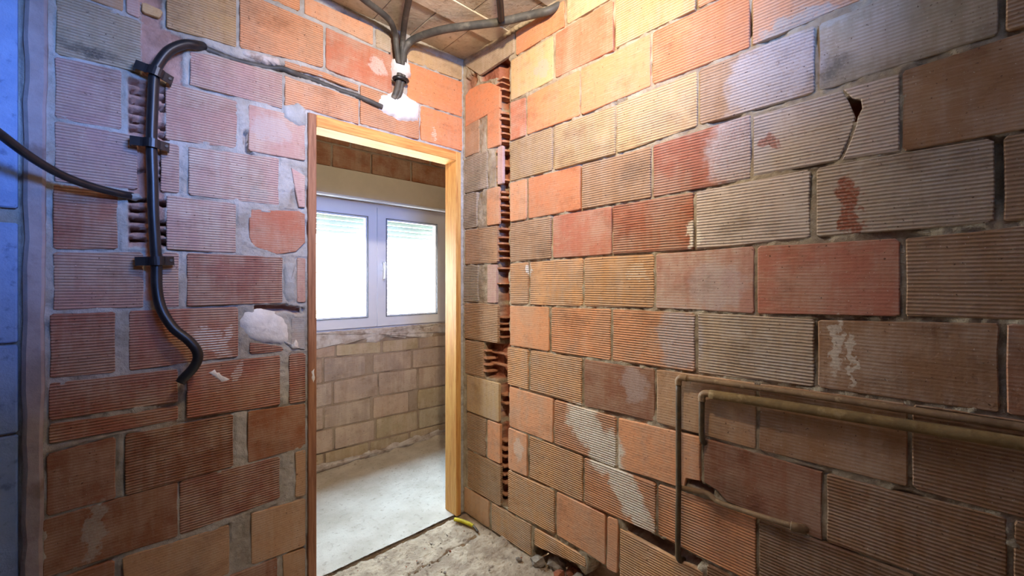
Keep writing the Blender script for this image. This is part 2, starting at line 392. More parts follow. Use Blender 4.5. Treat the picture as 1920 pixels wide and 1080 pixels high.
# ---------------------------------------------------------------- brick data: outline in millimetres along / up the wall, and the look of that brick
BRICKS_R = [
((442,2456,752,2459,752,2575,442,2575),'i'),((770,2459,1069,2461,1069,2575,770,2575),'y'),((1083,2461,1376,2462,1376,2575,1083,2575),'y'),
((1388,2462,1704,2463,1704,2575,1388,2575),'O'),((16,2573,427,2574,427,2478,153,2464),'g'),
((21,2216,21,2394,61,2417,153,2414,235,2394,318,2342,318,2234),'i'),((403,2244,686,2249,686,2448,403,2446),'y'),
((702,2249,1004,2251,1004,2450,702,2448),'r'),((1017,2252,1330,2255,1330,2452,1017,2450),'Y'),((1339,2255,1630,2255,1630,2453,1339,2452),'O'),
((16,2042,144,2042,144,2235,16,2235),'t'),((217,2042,318,2042,318,2235,217,2235),'i'),((399,2042,507,2041,507,2225,399,2234),'r'),
((521,2041,837,2039,837,2235,521,2225),'i'),((846,2039,1165,2051,1165,2244,846,2234),'i'),((1174,2052,1497,2056,1497,2245,1174,2245),'I'),
((1506,2056,1766,2068,1766,2245,1506,2245),'O'),((1773,2068,2065,2068,2065,2245,1773,2245),'t'),((16,1836,217,1836,217,2032,16,2032),'G'),
((301,1836,343,1836,343,2032,301,2032),'p'),((399,1836,682,1835,682,2030,399,2032),'Y'),((695,1835,1012,1835,1012,2027,695,2030),'Y'),
((1022,1835,1336,1854,1336,2041,1022,2028),'Y'),((1345,1855,1664,1857,1664,2045,1345,2041),'T'),((1674,1857,2000,1873,2000,2058,1674,2045),'g'),
((2011,1874,2065,1874,2065,2058,2011,2058),'T'),((6,1631,129,1631,129,1826,6,1826),'G'),((213,1631,313,1631,313,1826,213,1826),'o'),
((399,1631,514,1632,514,1826,399,1826),'o'),((528,1632,840,1636,840,1824,528,1826),'i'),((851,1636,1167,1636,1167,1825,851,1824),'T'),
((1176,1636,1500,1645,1500,1845,1176,1826),'R'),((1845,1649,2065,1653,2065,1864,1845,1849),'b'),
((1509,1833,1724,1842,1739,1808,1748,1779,1753,1762,1748,1736,1738,1705,1718,1655,1509,1651),'W'),
((1729,1843,1839,1844,1839,1652,1727,1654,1745,1703,1755,1735,1759,1760,1768,1780,1765,1804,1747,1814),'W'),((21,1428,301,1428,301,1621,21,1621),'T'),
((399,1428,669,1433,669,1624,399,1621),'T'),((686,1434,995,1436,995,1626,686,1624),'r'),((1004,1436,1323,1436,1323,1629,1004,1626),'R'),
((1334,1436,1654,1449,1654,1642,1334,1629),'W'),((1669,1449,1994,1455,1994,1643,1669,1642),'X'),((2008,1455,2065,1455,2065,1643,2008,1643),'T'),
((6,1215,139,1215,139,1418,6,1418),'G'),((217,1215,292,1215,292,1418,217,1418),'p'),((399,1215,525,1217,525,1421,399,1418),'S'),
((539,1217,851,1222,851,1427,539,1421),'S'),((863,1222,1178,1228,1178,1426,863,1427),'S'),((1188,1228,1511,1225,1511,1433,1188,1426),'q'),
((1521,1225,1840,1235,1840,1431,1521,1433),'r'),((1851,1236,2065,1239,2065,1445,1851,1430),'T'),((16,1005,305,1005,305,1205,16,1205),'T'),
((395,1005,660,1006,660,1209,395,1205),'o'),((679,1006,992,1009,992,1215,679,1209),'O'),((1002,1009,1328,1016,1328,1216,1002,1215),'O'),
((1339,1016,1663,1026,1663,1215,1339,1216),'X'),((1672,1026,2002,1030,2002,1229,1672,1215),'b'),((2013,1030,2065,1030,2065,1229,2013,1229),'d'),
((16,805,186,805,186,995,16,995),'T'),((379,805,525,803,525,995,379,995),'S'),((543,803,849,798,849,997,543,996),'S'),
((863,798,1180,809,1180,1002,863,997),'d'),((1190,809,1515,807,1515,1010,1190,1003),'t'),((1525,807,1854,812,1854,1018,1525,1010),'b'),
((1863,812,2065,810,2065,1020,1863,1019),'B'),((36,594,313,594,313,795,36,795),'y'),((391,594,686,591,686,791,391,795),'o'),
((698,591,1017,587,1017,785,698,791),'O'),((1692,601,2012,608,2012,800,1692,790),'B'),((2023,608,2065,608,2065,800,2023,800),'B'),
((36,379,199,379,199,584,36,584),'T'),((217,379,322,379,322,584,217,584),'o'),((387,379,521,382,521,583,387,584),'o'),
((536,383,851,388,851,579,536,583),'S'),((865,388,1184,399,1184,583,865,579),'O'),((1195,398,1515,389,1515,599,1195,584),'O'),
((1525,389,1871,389,1871,598,1525,598),'B'),((1881,389,2065,389,2065,598,1881,598),'B'),((41,160,326,160,326,369,41,369),'T'),
((383,162,695,182,695,377,383,369),'S'),((708,183,967,175,967,378,708,377),'o'),((977,379,1027,383,1022,169,974,165),'o'),
((1036,353,1267,340,1323,348,1355,341,1355,152,1036,162),'S'),((1369,175,1704,175,1704,379,1369,379),'B'),((1713,175,2065,175,2065,379,1713,379),'B'),
((11,9,231,9,231,150,11,150),'t'),((253,9,546,9,546,159,253,150),'S'),((568,153,868,158,868,116,568,69),'S'),((1186,9,1489,9,1489,165,1186,165),'d'),
((1505,9,1852,9,1852,165,1505,165),'b'),((1867,9,2065,9,2065,165,1867,165),'b'),((1030,590,1290,603,1300,643,1347,650,1347,797,1030,785),'o'),
((1360,650,1402,637,1432,612,1681,600,1681,789,1360,797),'d'),]
BRICKS_B = [
((-1334,2491,-1124,2491,-1124,2570,-1334,2570),'O'),((-1110,2491,-873,2497,-873,2570,-1110,2570),'O'),((-854,2495,-544,2480,-544,2570,-854,2570),'o'),
((-528,2479,-449,2478,-449,2570,-528,2570),'g'),((-363,2476,-11,2487,-11,2570,-363,2570),'y'),((-1584,2256,-1430,2245,-1430,2481,-1584,2481),'t'),
((-1422,2244,-1388,2239,-1388,2481,-1422,2481),'p'),((-1316,2238,-1105,2251,-1105,2481,-1316,2481),'Y'),
((-1094,2253,-776,2288,-776,2475,-1094,2481),'O'),((-764,2288,-443,2272,-443,2468,-764,2474),'r'),((-357,2273,-7,2277,-7,2477,-357,2466),'i'),
((-1382,2303,-1325,2295,-1334,2265,-1382,2266),'y'),((-1585,2042,-1385,2052,-1385,2229,-1585,2246),'G'),
((-1250,2177,-1179,2190,-1092,2195,-942,2199,-942,2057,-1250,2057),'P'),((-932,2261,-767,2269,-615,2261,-615,2235,-767,2242,-932,2234),'O'),
((-932,2198,-877,2193,-767,2201,-615,2192,-615,2075,-839,2082,-932,2060),'O'),((-605,2081,-288,2081,-288,2264,-605,2268),'O'),
((-279,2081,-7,2081,-7,2267,-279,2264),'i'),((-1587,1841,-1434,1842,-1434,2041,-1587,2032),'P'),((-1319,1836,-1101,1850,-1101,2037,-1319,2045),'P'),
((-1063,1852,-850,1855,-850,2039,-1063,2038),'p'),((-1587,1641,-1393,1644,-1393,1830,-1587,1831),'P'),
((-1333,1646,-1281,1647,-1281,1823,-1333,1826),'P'),((-1254,1647,-954,1647,-954,1843,-1254,1826),'L'),
((-907,1812,-852,1787,-852,1650,-877,1649,-894,1734),'p'),((-1590,1426,-1443,1434,-1443,1634,-1590,1631),'K'),
((-1316,1441,-1106,1438,-1106,1633,-1316,1636),'L'),
((-1052,1618,-877,1631,-852,1620,-852,1496,-888,1455,-960,1440,-1047,1468,-1060,1504,-1060,1579),'r'),
((-1590,1233,-1379,1233,-1379,1428,-1590,1416),'P'),((-1328,1233,-1282,1233,-1282,1430,-1328,1430),'P'),
((-1259,1233,-940,1236,-940,1428,-1259,1430),'K'),((-884,1236,-850,1236,-850,1428,-884,1428),'p'),((-1597,1021,-1449,1018,-1449,1223,-1597,1223),'K'),
((-1415,1018,-1099,1028,-1099,1225,-1415,1223),'K'),((-1060,1081,-940,1051,-936,1033,-1060,1034),'K'),((-905,1180,-852,1163,-852,1028,-907,1048),'c'),
((-1599,1006,-1284,1005,-1284,885,-1599,888),'K'),((-1599,876,-1284,871,-1284,820,-1599,816),'K'),((-1259,818,-950,808,-950,1017,-1259,1011),'K'),
((-915,806,-850,803,-850,1014,-915,1016),'K'),((-1604,591,-1448,592,-1448,799,-1604,783),'u'),((-1424,593,-1115,599,-1115,805,-1424,800),'U'),
((-1065,598,-850,603,-850,793,-1065,804),'d'),((-1612,399,-1285,395,-1285,593,-1612,581),'d'),((-1279,395,-950,416,-950,590,-1279,594),'K'),
((-892,401,-850,391,-850,593,-892,592),'t'),((-1612,184,-1451,184,-1451,385,-1612,389),'d'),((-1432,184,-1128,184,-1128,375,-1432,384),'t'),
((-1054,183,-850,174,-850,381,-1054,390),'t'),((-1612,9,-1305,9,-1305,174,-1612,174),'d'),((-1290,9,-960,9,-960,172,-1290,174),'u'),
((-940,9,-850,9,-850,164,-940,171),'t'),]
BRICKS_F = [
((-637,804,-336,799,-336,874,-637,875),'f'),((-321,799,10,784,10,871,-321,874),'g'),((31,784,334,783,334,869,31,871),'g'),
((349,783,807,782,807,867,349,869),'f'),((-762,623,-423,624,-423,791,-762,792),'f'),((-406,625,-113,636,-113,777,-406,790),'f'),
((-46,638,271,630,271,771,-46,774),'f'),((290,629,606,618,606,771,290,771),'f'),((623,617,991,617,991,770,623,770),'f'),
((-701,459,-358,460,-358,615,-701,611),'f'),((-340,460,-16,460,-16,627,-340,616),'f'),((-3,459,324,449,324,616,-3,627),'f'),
((344,448,748,439,748,605,344,615),'f'),((-731,300,-416,299,-416,447,-731,447),'f'),((-402,298,-71,289,-71,448,-402,447),'f'),
((-46,288,247,281,247,439,-46,448),'f'),((339,279,748,273,748,427,339,436),'g'),((-701,134,-351,132,-351,285,-701,288),'f'),
((-332,132,-42,127,-42,276,-332,285),'f'),((-21,127,329,117,329,267,-21,276),'g'),((349,116,807,109,807,261,349,267),'g'),
((-762,36,-413,36,-413,122,-762,122),'g'),((-398,36,-88,36,-88,116,-398,121),'g'),((-71,36,247,36,247,107,-71,115),'g'),
((266,36,807,36,807,97,266,107),'g'),((-572,2153,-362,2153,-362,2308,-572,2308),'d'),((-347,2153,-71,2153,-71,2305,-347,2308),'d'),
((-55,2153,266,2153,266,2310,-55,2305),'d'),((285,2153,690,2153,690,2316,285,2310),'d'),((-572,2320,-229,2319,-229,2494,-572,2494),'d'),
((-214,2318,84,2319,84,2494,-214,2494),'d'),((102,2319,446,2325,446,2494,102,2494),'d'),((467,2325,991,2328,991,2494,467,2494),'d'),]

LOOK = {'o': (228, 164, 120), 'r': (190, 118, 90), 'y': (208, 174, 126), 't': (190, 152, 116), 'g': (172, 158, 132), 'p': (196, 158, 146),
        'w': (214, 198, 184), 'b': (160, 118, 82), 'd': (152, 100, 72), 'v': (192, 172, 164), 'q': (186, 136, 116), 's': (226, 174, 124),
        'l': (202, 170, 160), 'u': (150, 104, 84), 'f': (170, 150, 136), 'c': (170, 172, 172), 'x': (204, 182, 154), 'k': (170, 116, 100), 'i': (221, 143, 97)}
WASH = {'w': 0.95, 'v': 0.75, 'g': 0.5, 'q': 0.7, 'l': 0.8, 'p': 0.45, 't': 0.3, 's': 0.35, 'o': 0.25, 'r': 0.3, 'd': 0.25, 'b': 0.3, 'f': 0.5, 'y': 0.3, 'u': 0.4, 'c': 0.2, 'x': 0.8, 'k': 0.4, 'i': 0.12}

def offset_poly(P, d):
    n = len(P); out = []
    for i in range(n):
        a, b, c = P[i - 1], P[i], P[(i + 1) % n]
        e1 = (b - a).normalized(); e2 = (c - b).normalized()
        n1 = Vector((-e1.y, e1.x)); n2 = Vector((-e2.y, e2.x))
        nn = n1 + n2
        if nn.length < 1e-4: nn = n1
        nn.normalize()
        out.append(b + nn * (d / max(0.5, nn.dot(n1))))
    return out

def brick_outline(flat):
    P = [Vector((flat[i] / 1000, flat[i + 1] / 1000)) for i in range(0, len(flat), 2)]
    A = sum(P[i - 1].cross(P[i]) if False else P[i - 1].x * P[i].y - P[i].x * P[i - 1].y for i in range(len(P)))
    if A < 0: P.reverse()
    return P

def rough_outline(P, jit):
    out = []
    n = len(P)
    for i in range(n):
        a, b, c = P[i - 1], P[i], P[(i + 1) % n]
        if n == 4:
            k = rng.uniform(0.003, 0.009)
            out.append(b + (a - b).normalized() * min(k, (a - b).length * 0.3))
            k = rng.uniform(0.003, 0.009)
            out.append(b + (c - b).normalized() * min(k, (c - b).length * 0.3))
        else: out.append(b.copy())
        if (c - b).length > 0.12:
            e = (c - b).normalized(); nn = Vector((-e.y, e.x))
            out.append(b.lerp(c, rng.uniform(0.3, 0.7)) + nn * rng.uniform(-jit, jit * 1.6))
    return out

def make_brick(flat, code, mat, parent, jit=0.0018, depth=0.013, proud=0.002):
    P = rough_outline(brick_outline(flat), jit)
    c = sum(P, Vector((0, 0))) / len(P)
    P = [p - c for p in P]
    Q = offset_poly(P, 0.0022)
    d = proud + rng.uniform(-0.0015, 0.002)
    n = len(P)
    tilt = rng.uniform(-0.004, 0.004)
    v = [(q.x, -(d + q.x * tilt), q.y) for q in Q] + [(p.x, -(d - 0.002 + p.x * tilt), p.y) for p in P] + [(p.x, depth, p.y) for p in P]
    f = [tuple(range(n))]
    for i in range(n):
        j = (i + 1) % n
        f += [(n + i, n + j, j, i), (2 * n + i, 2 * n + j, n + j, n + i)]
    o = link('brick', pydata('brick', v, f), mat, parent, (c.x, 0, c.y))
    lk = code.lower()
    r, g, b = LOOK[lk]
    k = rng.uniform(0.95, 1.05); h = rng.uniform(-4, 4)
    o.color = rgb(min(255, r * k + h), g * k, b * k - h)
    o['ribs'] = 1.0 if code.isupper() else 0.12
    o['wash'] = WASH[lk] * rng.uniform(0.8, 1.2)
    return o

def wall_bed(name, u0, u1, z0, z1, res, bricks, mat, loc, rotz, openings=(), feats=(), boxes=(), seed=1, base=-0.003, amp=0.006):
    nu = int((u1 - u0) / res) + 1; nz = int((z1 - z0) / res) + 1
    us = np.linspace(u0, u1, nu); zs = np.linspace(z0, z1, nz)
    for op in openings:     # snap grid lines onto the edges of the openings
        for e in op[:2]:
            if u0 < e < u1: us[np.argmin(abs(us - e))] = e
        for e in op[2:]:
            if z0 < e < z1: zs[np.argmin(abs(zs - e))] = e
    U, Z = np.meshgrid(us, zs, indexing='ij')
    n1 = 0.6 * vnoise(U, Z, 28, seed) + 0.4 * vnoise(U, Z, 70, seed + 1) + 0.25 * vnoise(U, Z, 140, seed + 2)
    n2 = vnoise(U, Z, 7, seed + 3) + 0.5 * vnoise(U, Z, 16, seed + 4)
    H = base + amp * n1 - np.clip((n2 - 0.45) * 3, 0, 1) * 0.011
    S = np.full_like(U, -0.02)
    for flat, code in bricks:
        P = [(p.x, p.y) for p in brick_outline(flat)]
        a = np.array(P)
        i0, i1 = np.searchsorted(us, [a[:, 0].min() - 0.01, a[:, 0].max() + 0.01]); j0, j1 = np.searchsorted(zs, [a[:, 1].min() - 0.01, a[:, 1].max() + 0.01])
        if i1 <= i0 or j1 <= j0: continue
        sl = (slice(i0, i1), slice(j0, j1))
        S[sl] = np.maximum(S[sl], poly_sd(U[sl], Z[sl], P))
    H -= 0.011 * np.clip(1 - np.abs(S + 0.001) / 0.005, 0, 1) * np.clip(vnoise(U, Z, 9, seed + 12) * 2.5 + vnoise(U, Z, 40, seed + 13) - 0.1, 0, 1)
    marg = 0.005 + 0.006 * np.clip(vnoise(U, Z, 30, seed + 5) + 0.2, 0, 1)
    t = np.clip((S - marg) / 0.006, 0, 1)
    H = H * (1 - t) + (-0.011) * t
    clay = np.zeros_like(U)
    jag = vnoise(U, Z, 60, seed + 8) * 0.5 + vnoise(U, Z, 130, seed + 9) * 0.5
    for P, depth, cl, soft in feats:
        sd = poly_sd(U, Z, P) + jag * soft
        w = np.clip(sd / 0.004 + 0.5, 0, 1)
        tgt = depth + 0.004 * jag
        H = H * (1 - w) + np.minimum(H, tgt) * w if depth < 0 else H * (1 - w) + np.maximum(H, tgt) * w
        clay = clay * (1 - w) + cl * w
    H[:, 0] = np.minimum(H[:, 0], 0); H[:, -1] = np.minimum(H[:, -1], 0)
    V = np.stack([U, -H, Z], -1).reshape(-1, 3)
    idx = np.arange(nu * nz).reshape(nu, nz)
    quads = np.stack([idx[:-1, :-1], idx[1:, :-1], idx[1:, 1:], idx[:-1, 1:]], -1)
    uc = (us[:-1] + us[1:]) / 2; zc = (zs[:-1] + zs[1:]) / 2
    keep = np.ones((nu - 1, nz - 1), bool)
    for (a, b, c, d) in openings:
        keep &= ~(((uc > a) & (uc < b))[:, None] & ((zc > c) & (zc < d))[None, :])
    quads = quads[keep].reshape(-1, 4)
    bv, bf = [], []
    for bx in boxes: box_geo(bv, bf, *bx)
    nv = len(V)
    if bv:
        V = np.concatenate([V, np.array(bv)]); quads = np.concatenate([quads, np.array(bf) + nv])
    me = bpy.data.meshes.new(name)
    me.vertices.add(len(V)); me.vertices.foreach_set('co', V.astype(np.float32).ravel())
    me.loops.add(len(quads) * 4); me.loops.foreach_set('vertex_index', quads.astype(np.int32).ravel())
    me.polygons.add(len(quads)); me.polygons.foreach_set('loop_start', np.arange(0, len(quads) * 4, 4, dtype=np.int32))
    me.update(calc_edges=True); me.validate()
    at = me.attributes.new('clay', 'FLOAT', 'POINT')
    cv = np.zeros(len(V), np.float32); cv[:nv] = clay.ravel(); at.data.foreach_set('value', cv)
    o = link(name, me, mat, None, loc, rotz)
    o['kind'] = 'structure'
    return o

def rect(u0, u1, z0, z1): return [(u0, z0), (u1, z0), (u1, z1), (u0, z1)]

# ---------------------------------------------------------------- floors
def slab_grid(name, x0, x1, y0, y1, res, mat, fn):
    nx = int((x1 - x0) / res) + 1; ny = int((y1 - y0) / res) + 1
    X, Y = np.meshgrid(np.linspace(x0, x1, nx), np.linspace(y0, y1, ny), indexing='ij')
    V = np.stack([X, Y, fn(X, Y)], -1).reshape(-1, 3)
    idx = np.arange(nx * ny).reshape(nx, ny)
    q = np.stack([idx[:-1, :-1], idx[1:, :-1], idx[1:, 1:], idx[:-1, 1:]], -1).reshape(-1, 4)
    me = bpy.data.meshes.new(name); me.from_pydata(V.tolist(), [], q.tolist()); me.update()
    return link(name, me, mat, smooth=True)

def crack_d(X, Y, pts):
    d = np.full(X.shape, 1e9)
    for (ax, ay), (bx, by) in zip(pts, pts[1:]):
        ex, ey = bx - ax, by - ay
        t = np.clip(((X - ax) * ex + (Y - ay) * ey) / (ex * ex + ey * ey), 0, 1)
        d = np.minimum(d, np.hypot(X - ax - t * ex, Y - ay - t * ey))
    return d
CRACK = [(-0.07, -0.215), (-0.16, -0.235), (-0.24, -0.222), (-0.33, -0.25), (-0.42, -0.238), (-0.52, -0.262), (-0.7, -0.27)]
def near_floor(X, Y):
    h = 0.004 * vnoise(X, Y, 9, 41) + 0.004 * vnoise(X, Y, 30, 42) + 0.004 * vnoise(X, Y, 90, 43) - 0.006
    h -= 0.022 * np.clip(1.4 - crack_d(X, Y + 0.012 * vnoise(X, Y, 40, 44), CRACK) / 0.0042, 0, 1)
    h -= 0.02 * np.clip(1 - np.abs(Y + 0.004 + 0.004 * vnoise(X, Y, 25, 45)) / 0.011, 0, 1)
    h += 0.02 * np.clip(1 - np.abs(X) / 0.07, 0, 1) * np.clip(0.4 + vnoise(X, Y, 14, 46), 0, 1) * np.clip((-Y - 0.15) * 6, 0, 1)
    return np.where(Y > 0.02, -0.006, np.where(Y > 0.004, -0.03, h))
fl = slab_grid('floor', -2.7, 0.14, -2.25, 0.10, 0.0062, M['floor'], near_floor)
tag(fl, 'dusty cracked beige cement floor of the unfinished room', 'floor', kind='structure')
def far_floor(X, Y):
    return 0.002 * vnoise(X, Y, 12, 51) + 0.0015 * vnoise(X, Y, 60, 52) - 0.001 + 0.035 * np.clip((Y - 1.02) / 0.07, 0, 1) * np.clip(0.35 + 0.8 * vnoise(X, Y, 16, 53), 0, 1)
fl2 = slab_grid('floor', -1.6, 1.5, 0.012, 1.1, 0.012, M['floor2'], far_floor)
tag(fl2, 'pale brightly lit screed floor beyond the door opening', 'floor', kind='structure')

# ---------------------------------------------------------------- ceiling: slab, joists and clay panels
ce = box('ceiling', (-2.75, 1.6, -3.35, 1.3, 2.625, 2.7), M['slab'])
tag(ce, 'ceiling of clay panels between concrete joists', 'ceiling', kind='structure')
JY = [-0.265 - 0.39 * k for k in range(-3, 8)]
v, f = [], []
box_geo(v, f, -2.05, 2.05, -0.0625, 0.0625, -0.008, 0.03)
jm = pydata('joist', v, f)
for y in JY: link('joist', jm, M['joist'], ce, (-0.6, y - 0.0625, 2.604))
pm = []
for k in range(3):
    v, f = [], []
    box_geo(v, f, -0.0965, 0.0965, -0.129, 0.129, -0.003 + 0.0015 * k, 0.022)
    pm.append(pydata('ceiling_panel', v, f))
for i, y in enumerate(JY):
    ymid = y + 0.1325
    if ymid > 1.2: continue
    off = (-0.053, -0.138, -0.02)[i % 3] if y != -0.265 else -0.053
    if abs(y + 0.655) < 0.01: off = -0.13
    for k in range(-13, 8):
        x = off + 0.197 * k
        if -2.65 < x < 1.35 and (y < 0.2 or x > -1.5): link('ceiling_panel', pm[rng.randrange(3)], M['ceil_panel'], ce, (x, ymid, 2.604))

# ---------------------------------------------------------------- right wall
GL, GR = 0.325, 0.389
feats_R = [(rect(0.288, 0.386, 0.175, 2.50), -0.078, 1.0, 0.006),               # vertical chase, hollow cells open on its far side
           (rect(0.195, 0.375, 0.812, 0.998), -0.06, 1.0, 0.006),               # wider broken hole in the chase
           ([(0.145, 2.495), (0.40, 2.60), (0.40, 2.50), (0.33, 2.40), (0.15, 2.43)], -0.03, 1.0, 0.006),
           ([(0.0, 2.50), (0.13, 2.50), (0.10, 2.42), (0.0, 2.40)], -0.035, 0.7, 0.008),
           ([(1.04, 0.406), (1.16, 0.392), (1.30, 0.386), (1.345, 0.375), (1.33, 0.345), (1.25, 0.335), (1.16, 0.335), (1.07, 0.352)], -0.07, 0.6, 0.008),
           ([(1.30, 0.642), (1.345, 0.645), (1.385, 0.632), (1.39, 0.612), (1.34, 0.622), (1.305, 0.626)], -0.045, 0.8, 0.003),
           (rect(1.735, 1.77, 1.755, 1.815), -0.06, 1.0, 0.004),
           ([(0.56, 0.0), (0.57, 0.125), (0.87, 0.07), (0.885, 0.165), (1.0, 0.165), (1.0, 0.20), (1.10, 0.10), (1.20, 0.02), (1.2, 0.0)], -0.09, 0.5, 0.01),
           (rect(1.985, 2.012, 1.50, 1.645), -0.03, 0.0, 0.004),
           (rect(-0.02, 0.013, 0.0, 2.61), 0.003, 0.0, 0.003), (rect(0.0, 2.6, 2.582, 2.62), 0.005, 0.0, 0.004), (rect(1.93, 1.99, 1.90, 1.93), -0.03, 0.0, 0.004), (rect(1.00, 1.06, 2.03, 2.042), -0.02, 0, 0.004),
           (rect(1.32, 1.36, 1.420, 1.432), -0.025, 0, 0.003), (rect(1.31, 1.38, 0.995, 1.004), -0.025, 0, 0.003)]
for zc in (0.592, 0.80, 1.01, 1.215, 1.425, 1.63, 1.83, 2.04, 2.24):           # mortar beds left standing across the chase
    feats_R.append((rect(0.285, 0.352 + 0.01 * rng.random(), zc - 0.012, zc + 0.012), -0.020, 0.15, 0.006) if False else (rect(0.28, 0.345, zc - 0.012, zc + 0.012), 0.0, 0.1, 0.006))
wr = wall_bed('wall_right', 0.0, 2.62, 0.0, 2.61, 0.0056, BRICKS_R, M['bed_R'], (0, 0, 0), -PI / 2, feats=[q if q[1] != 0.0 else (q[0], 0.0001 - 0.012, q[2], q[3]) for q in feats_R],
              boxes=[(-0.1, 3.4, 0.11, 0.16, 0, 2.65), (2.62, 2.7, 0.0, 0.11, 0, 2.65)], seed=11)
tag(wr, 'right wall of ribbed hollow clay bricks with a vertical chase', 'wall', kind='structure')
for flat, code in BRICKS_R: make_brick(flat, code, M['brick_R'], wr)
# webs of the hollow bricks standing in the chase
def web_mesh(w, th, dep, back):
    P = [(-back, -0.001), (0.004, -0.001), (0.010, 0.006), (w, dep), (-back, dep)]
    v = [(x, y, -th / 2) for x, y in P] + [(x, y, th / 2) for x, y in P]
    n = len(P)
    f = [tuple(range(n - 1, -1, -1)), tuple(range(n, 2 * n))] + [(i, (i + 1) % n, n + (i + 1) % n, n + i) for i in range(n)]
    return pydata('broken_web', v, f)
wm = [web_mesh(w, th, 0.080, 0.038) for w, th in ((0.014, 0.007), (0.020, 0.009), (0.026, 0.008), (0.034, 0.011))]
courses = [0.385, 0.592, 0.80, 1.01, 1.215, 1.425, 1.63, 1.83, 2.04, 2.24]
for a, b in zip([0.175] + courses, courses + [2.42]):
    if abs(a - 0.80) < 0.01: continue
    for k in range(5):
        z = a + 0.026 + (b - a - 0.035) * k / 4.6
        if 1.83 < z < 2.02 and k % 2: continue
        if rng.random() < (0.45 if z < 0.8 else 0.15): continue
        o = link('broken_web', wm[rng.randrange(4)], M['web'], wr, (GL + rng.uniform(-0.006, 0.004), (0.022 if z < 0.80 else (0.006 if z < 1.2 else 0.0)) + rng.uniform(0, 0.012), z + rng.uniform(-0.006, 0.006)))
for z in (0.845, 0.88, 0.915, 0.955):
    o = link('broken_web', wm[rng.randrange(4)], M['grey_cement'], wr, (0.208, 0.0, z))
box('cell_wall', (0.205, 0.37, 0.03, 0.05, 0.884, 0.892), M['web'], wr); box('cell_wall', (0.205, 0.37, 0.03, 0.05, 0.944, 0.952), M['web'], wr)

# ---------------------------------------------------------------- back wall with the door opening
DU0, DU1, DZ = -0.842, -0.024, 2.068
feats_B = [(rect(-1.417, -1.322, 1.60, 2.03), -0.010, 0.85, 0.004), (rect(-1.372, -1.332, 1.26, 1.60), -0.014, 0.85, 0.005), (rect(-1.417, -1.322, 1.445, 1.62), -0.010, 0.8, 0.004),
           (rect(-1.385, -1.272, 2.045, 2.23), -0.012, 0.8, 0.006), (rect(-1.387, -1.33, 2.235, 2.36), -0.02, 0.8, 0.006),
           ([(-1.26, 2.208), (-1.1, 2.196), (-0.94, 2.215), (-0.94, 2.236), (-1.1, 2.212), (-1.26, 2.226)], -0.03, 0.4, 0.003),
           ([(-0.945, 2.214), (-0.80, 2.214), (-0.60, 2.200), (-0.52, 2.19), (-0.52, 2.21), (-0.60, 2.222), (-0.80, 2.236), (-0.945, 2.242)], -0.03, 0.4, 0.002),
           ([(-1.04, 1.228), (-0.93, 1.226), (-0.855, 1.21), (-0.855, 1.185), (-0.93, 1.20), (-1.04, 1.205)], -0.06, 0.9, 0.006),
           ([(-1.082, 1.93), (-1.068, 1.935), (-1.058, 1.85), (-1.035, 1.835), (-1.04, 1.825), (-1.072, 1.845)], -0.04, 0.2, 0.004),
           (rect(-0.335, -0.31, 2.20, 2.46), -0.035, 0.8, 0.006), (rect(-0.455, -0.385, 2.28, 2.58), -0.02, 0.7, 0.006),
           (rect(-1.41, -1.39, 2.36, 2.39), -0.03, 0.5, 0.004)]
for k, z in enumerate([2.015, 1.985, 1.95, 1.916, 1.884, 1.852, 1.61, 1.575, 1.54, 1.505, 1.47]):
    dz = rng.uniform(0.0075, 0.010)
    feats_B.append(([(-1.414, z - dz), (-1.375, z - dz * 0.6), (-1.372, z + dz * 0.4), (-1.414, z + dz)], -0.092, 1.0, 0.0015))
    if k % 4 != 3: feats_B.append(([(-1.336, z - 0.010), (-1.312, z - 0.017), (-1.309, z + 0.002), (-1.336, z + 0.004)], -0.092, 1.0, 0.0025))
for z in (1.72, 1.745, 1.69): feats_B.append(([(-1.335, z - 0.006), (-1.305, z - 0.012), (-1.305, z + 0.006), (-1.335, z + 0.008)], -0.05, 1.0, 0.003))
feats_B.append(([(-1.43, 1.695), (-1.385, 1.722), (-1.37, 1.715), (-1.40, 1.70)], -0.05, 1.0, 0.003))
feats_B.append((rect(-0.014, 0.02, 0.0, 2.61), 0.003, 0.0, 0.003)); feats_B.append((rect(-1.65, 0.0, 2.576, 2.62), 0.007, 0.0, 0.006))
feats_B.append((rect(-2.62, -1.655, 0.0, 2.61), -0.012, 0.0, 0.0))
wb_ = wall_bed('wall_back', -2.62, 0.0, 0.0, 2.61, 0.0056, BRICKS_B, M['bed_B'], (0, 0, 0), 0.0, openings=[(DU0, DU1, -0.1, DZ)], feats=feats_B,
               boxes=[(-2.7, DU0, 0.095, 0.105, 0, 2.65), (DU0, DU1, 0.075, 0.10, DZ, 2.65), (DU1, 0.0, 0.02, 0.10, 0, 2.65), (DU0 - 0.02, DU0, 0.02, 0.08, 0, DZ), (DU0, DU1, 0.02, 0.08, DZ, DZ + 0.01)],
               seed=31, base=-0.0015, amp=0.006)
tag(wb_, 'back wall of pinkish ribbed clay bricks around the door opening', 'wall', kind='structure')
for flat, code in BRICKS_B: make_brick(flat, code, M['brick_B'], wb_)
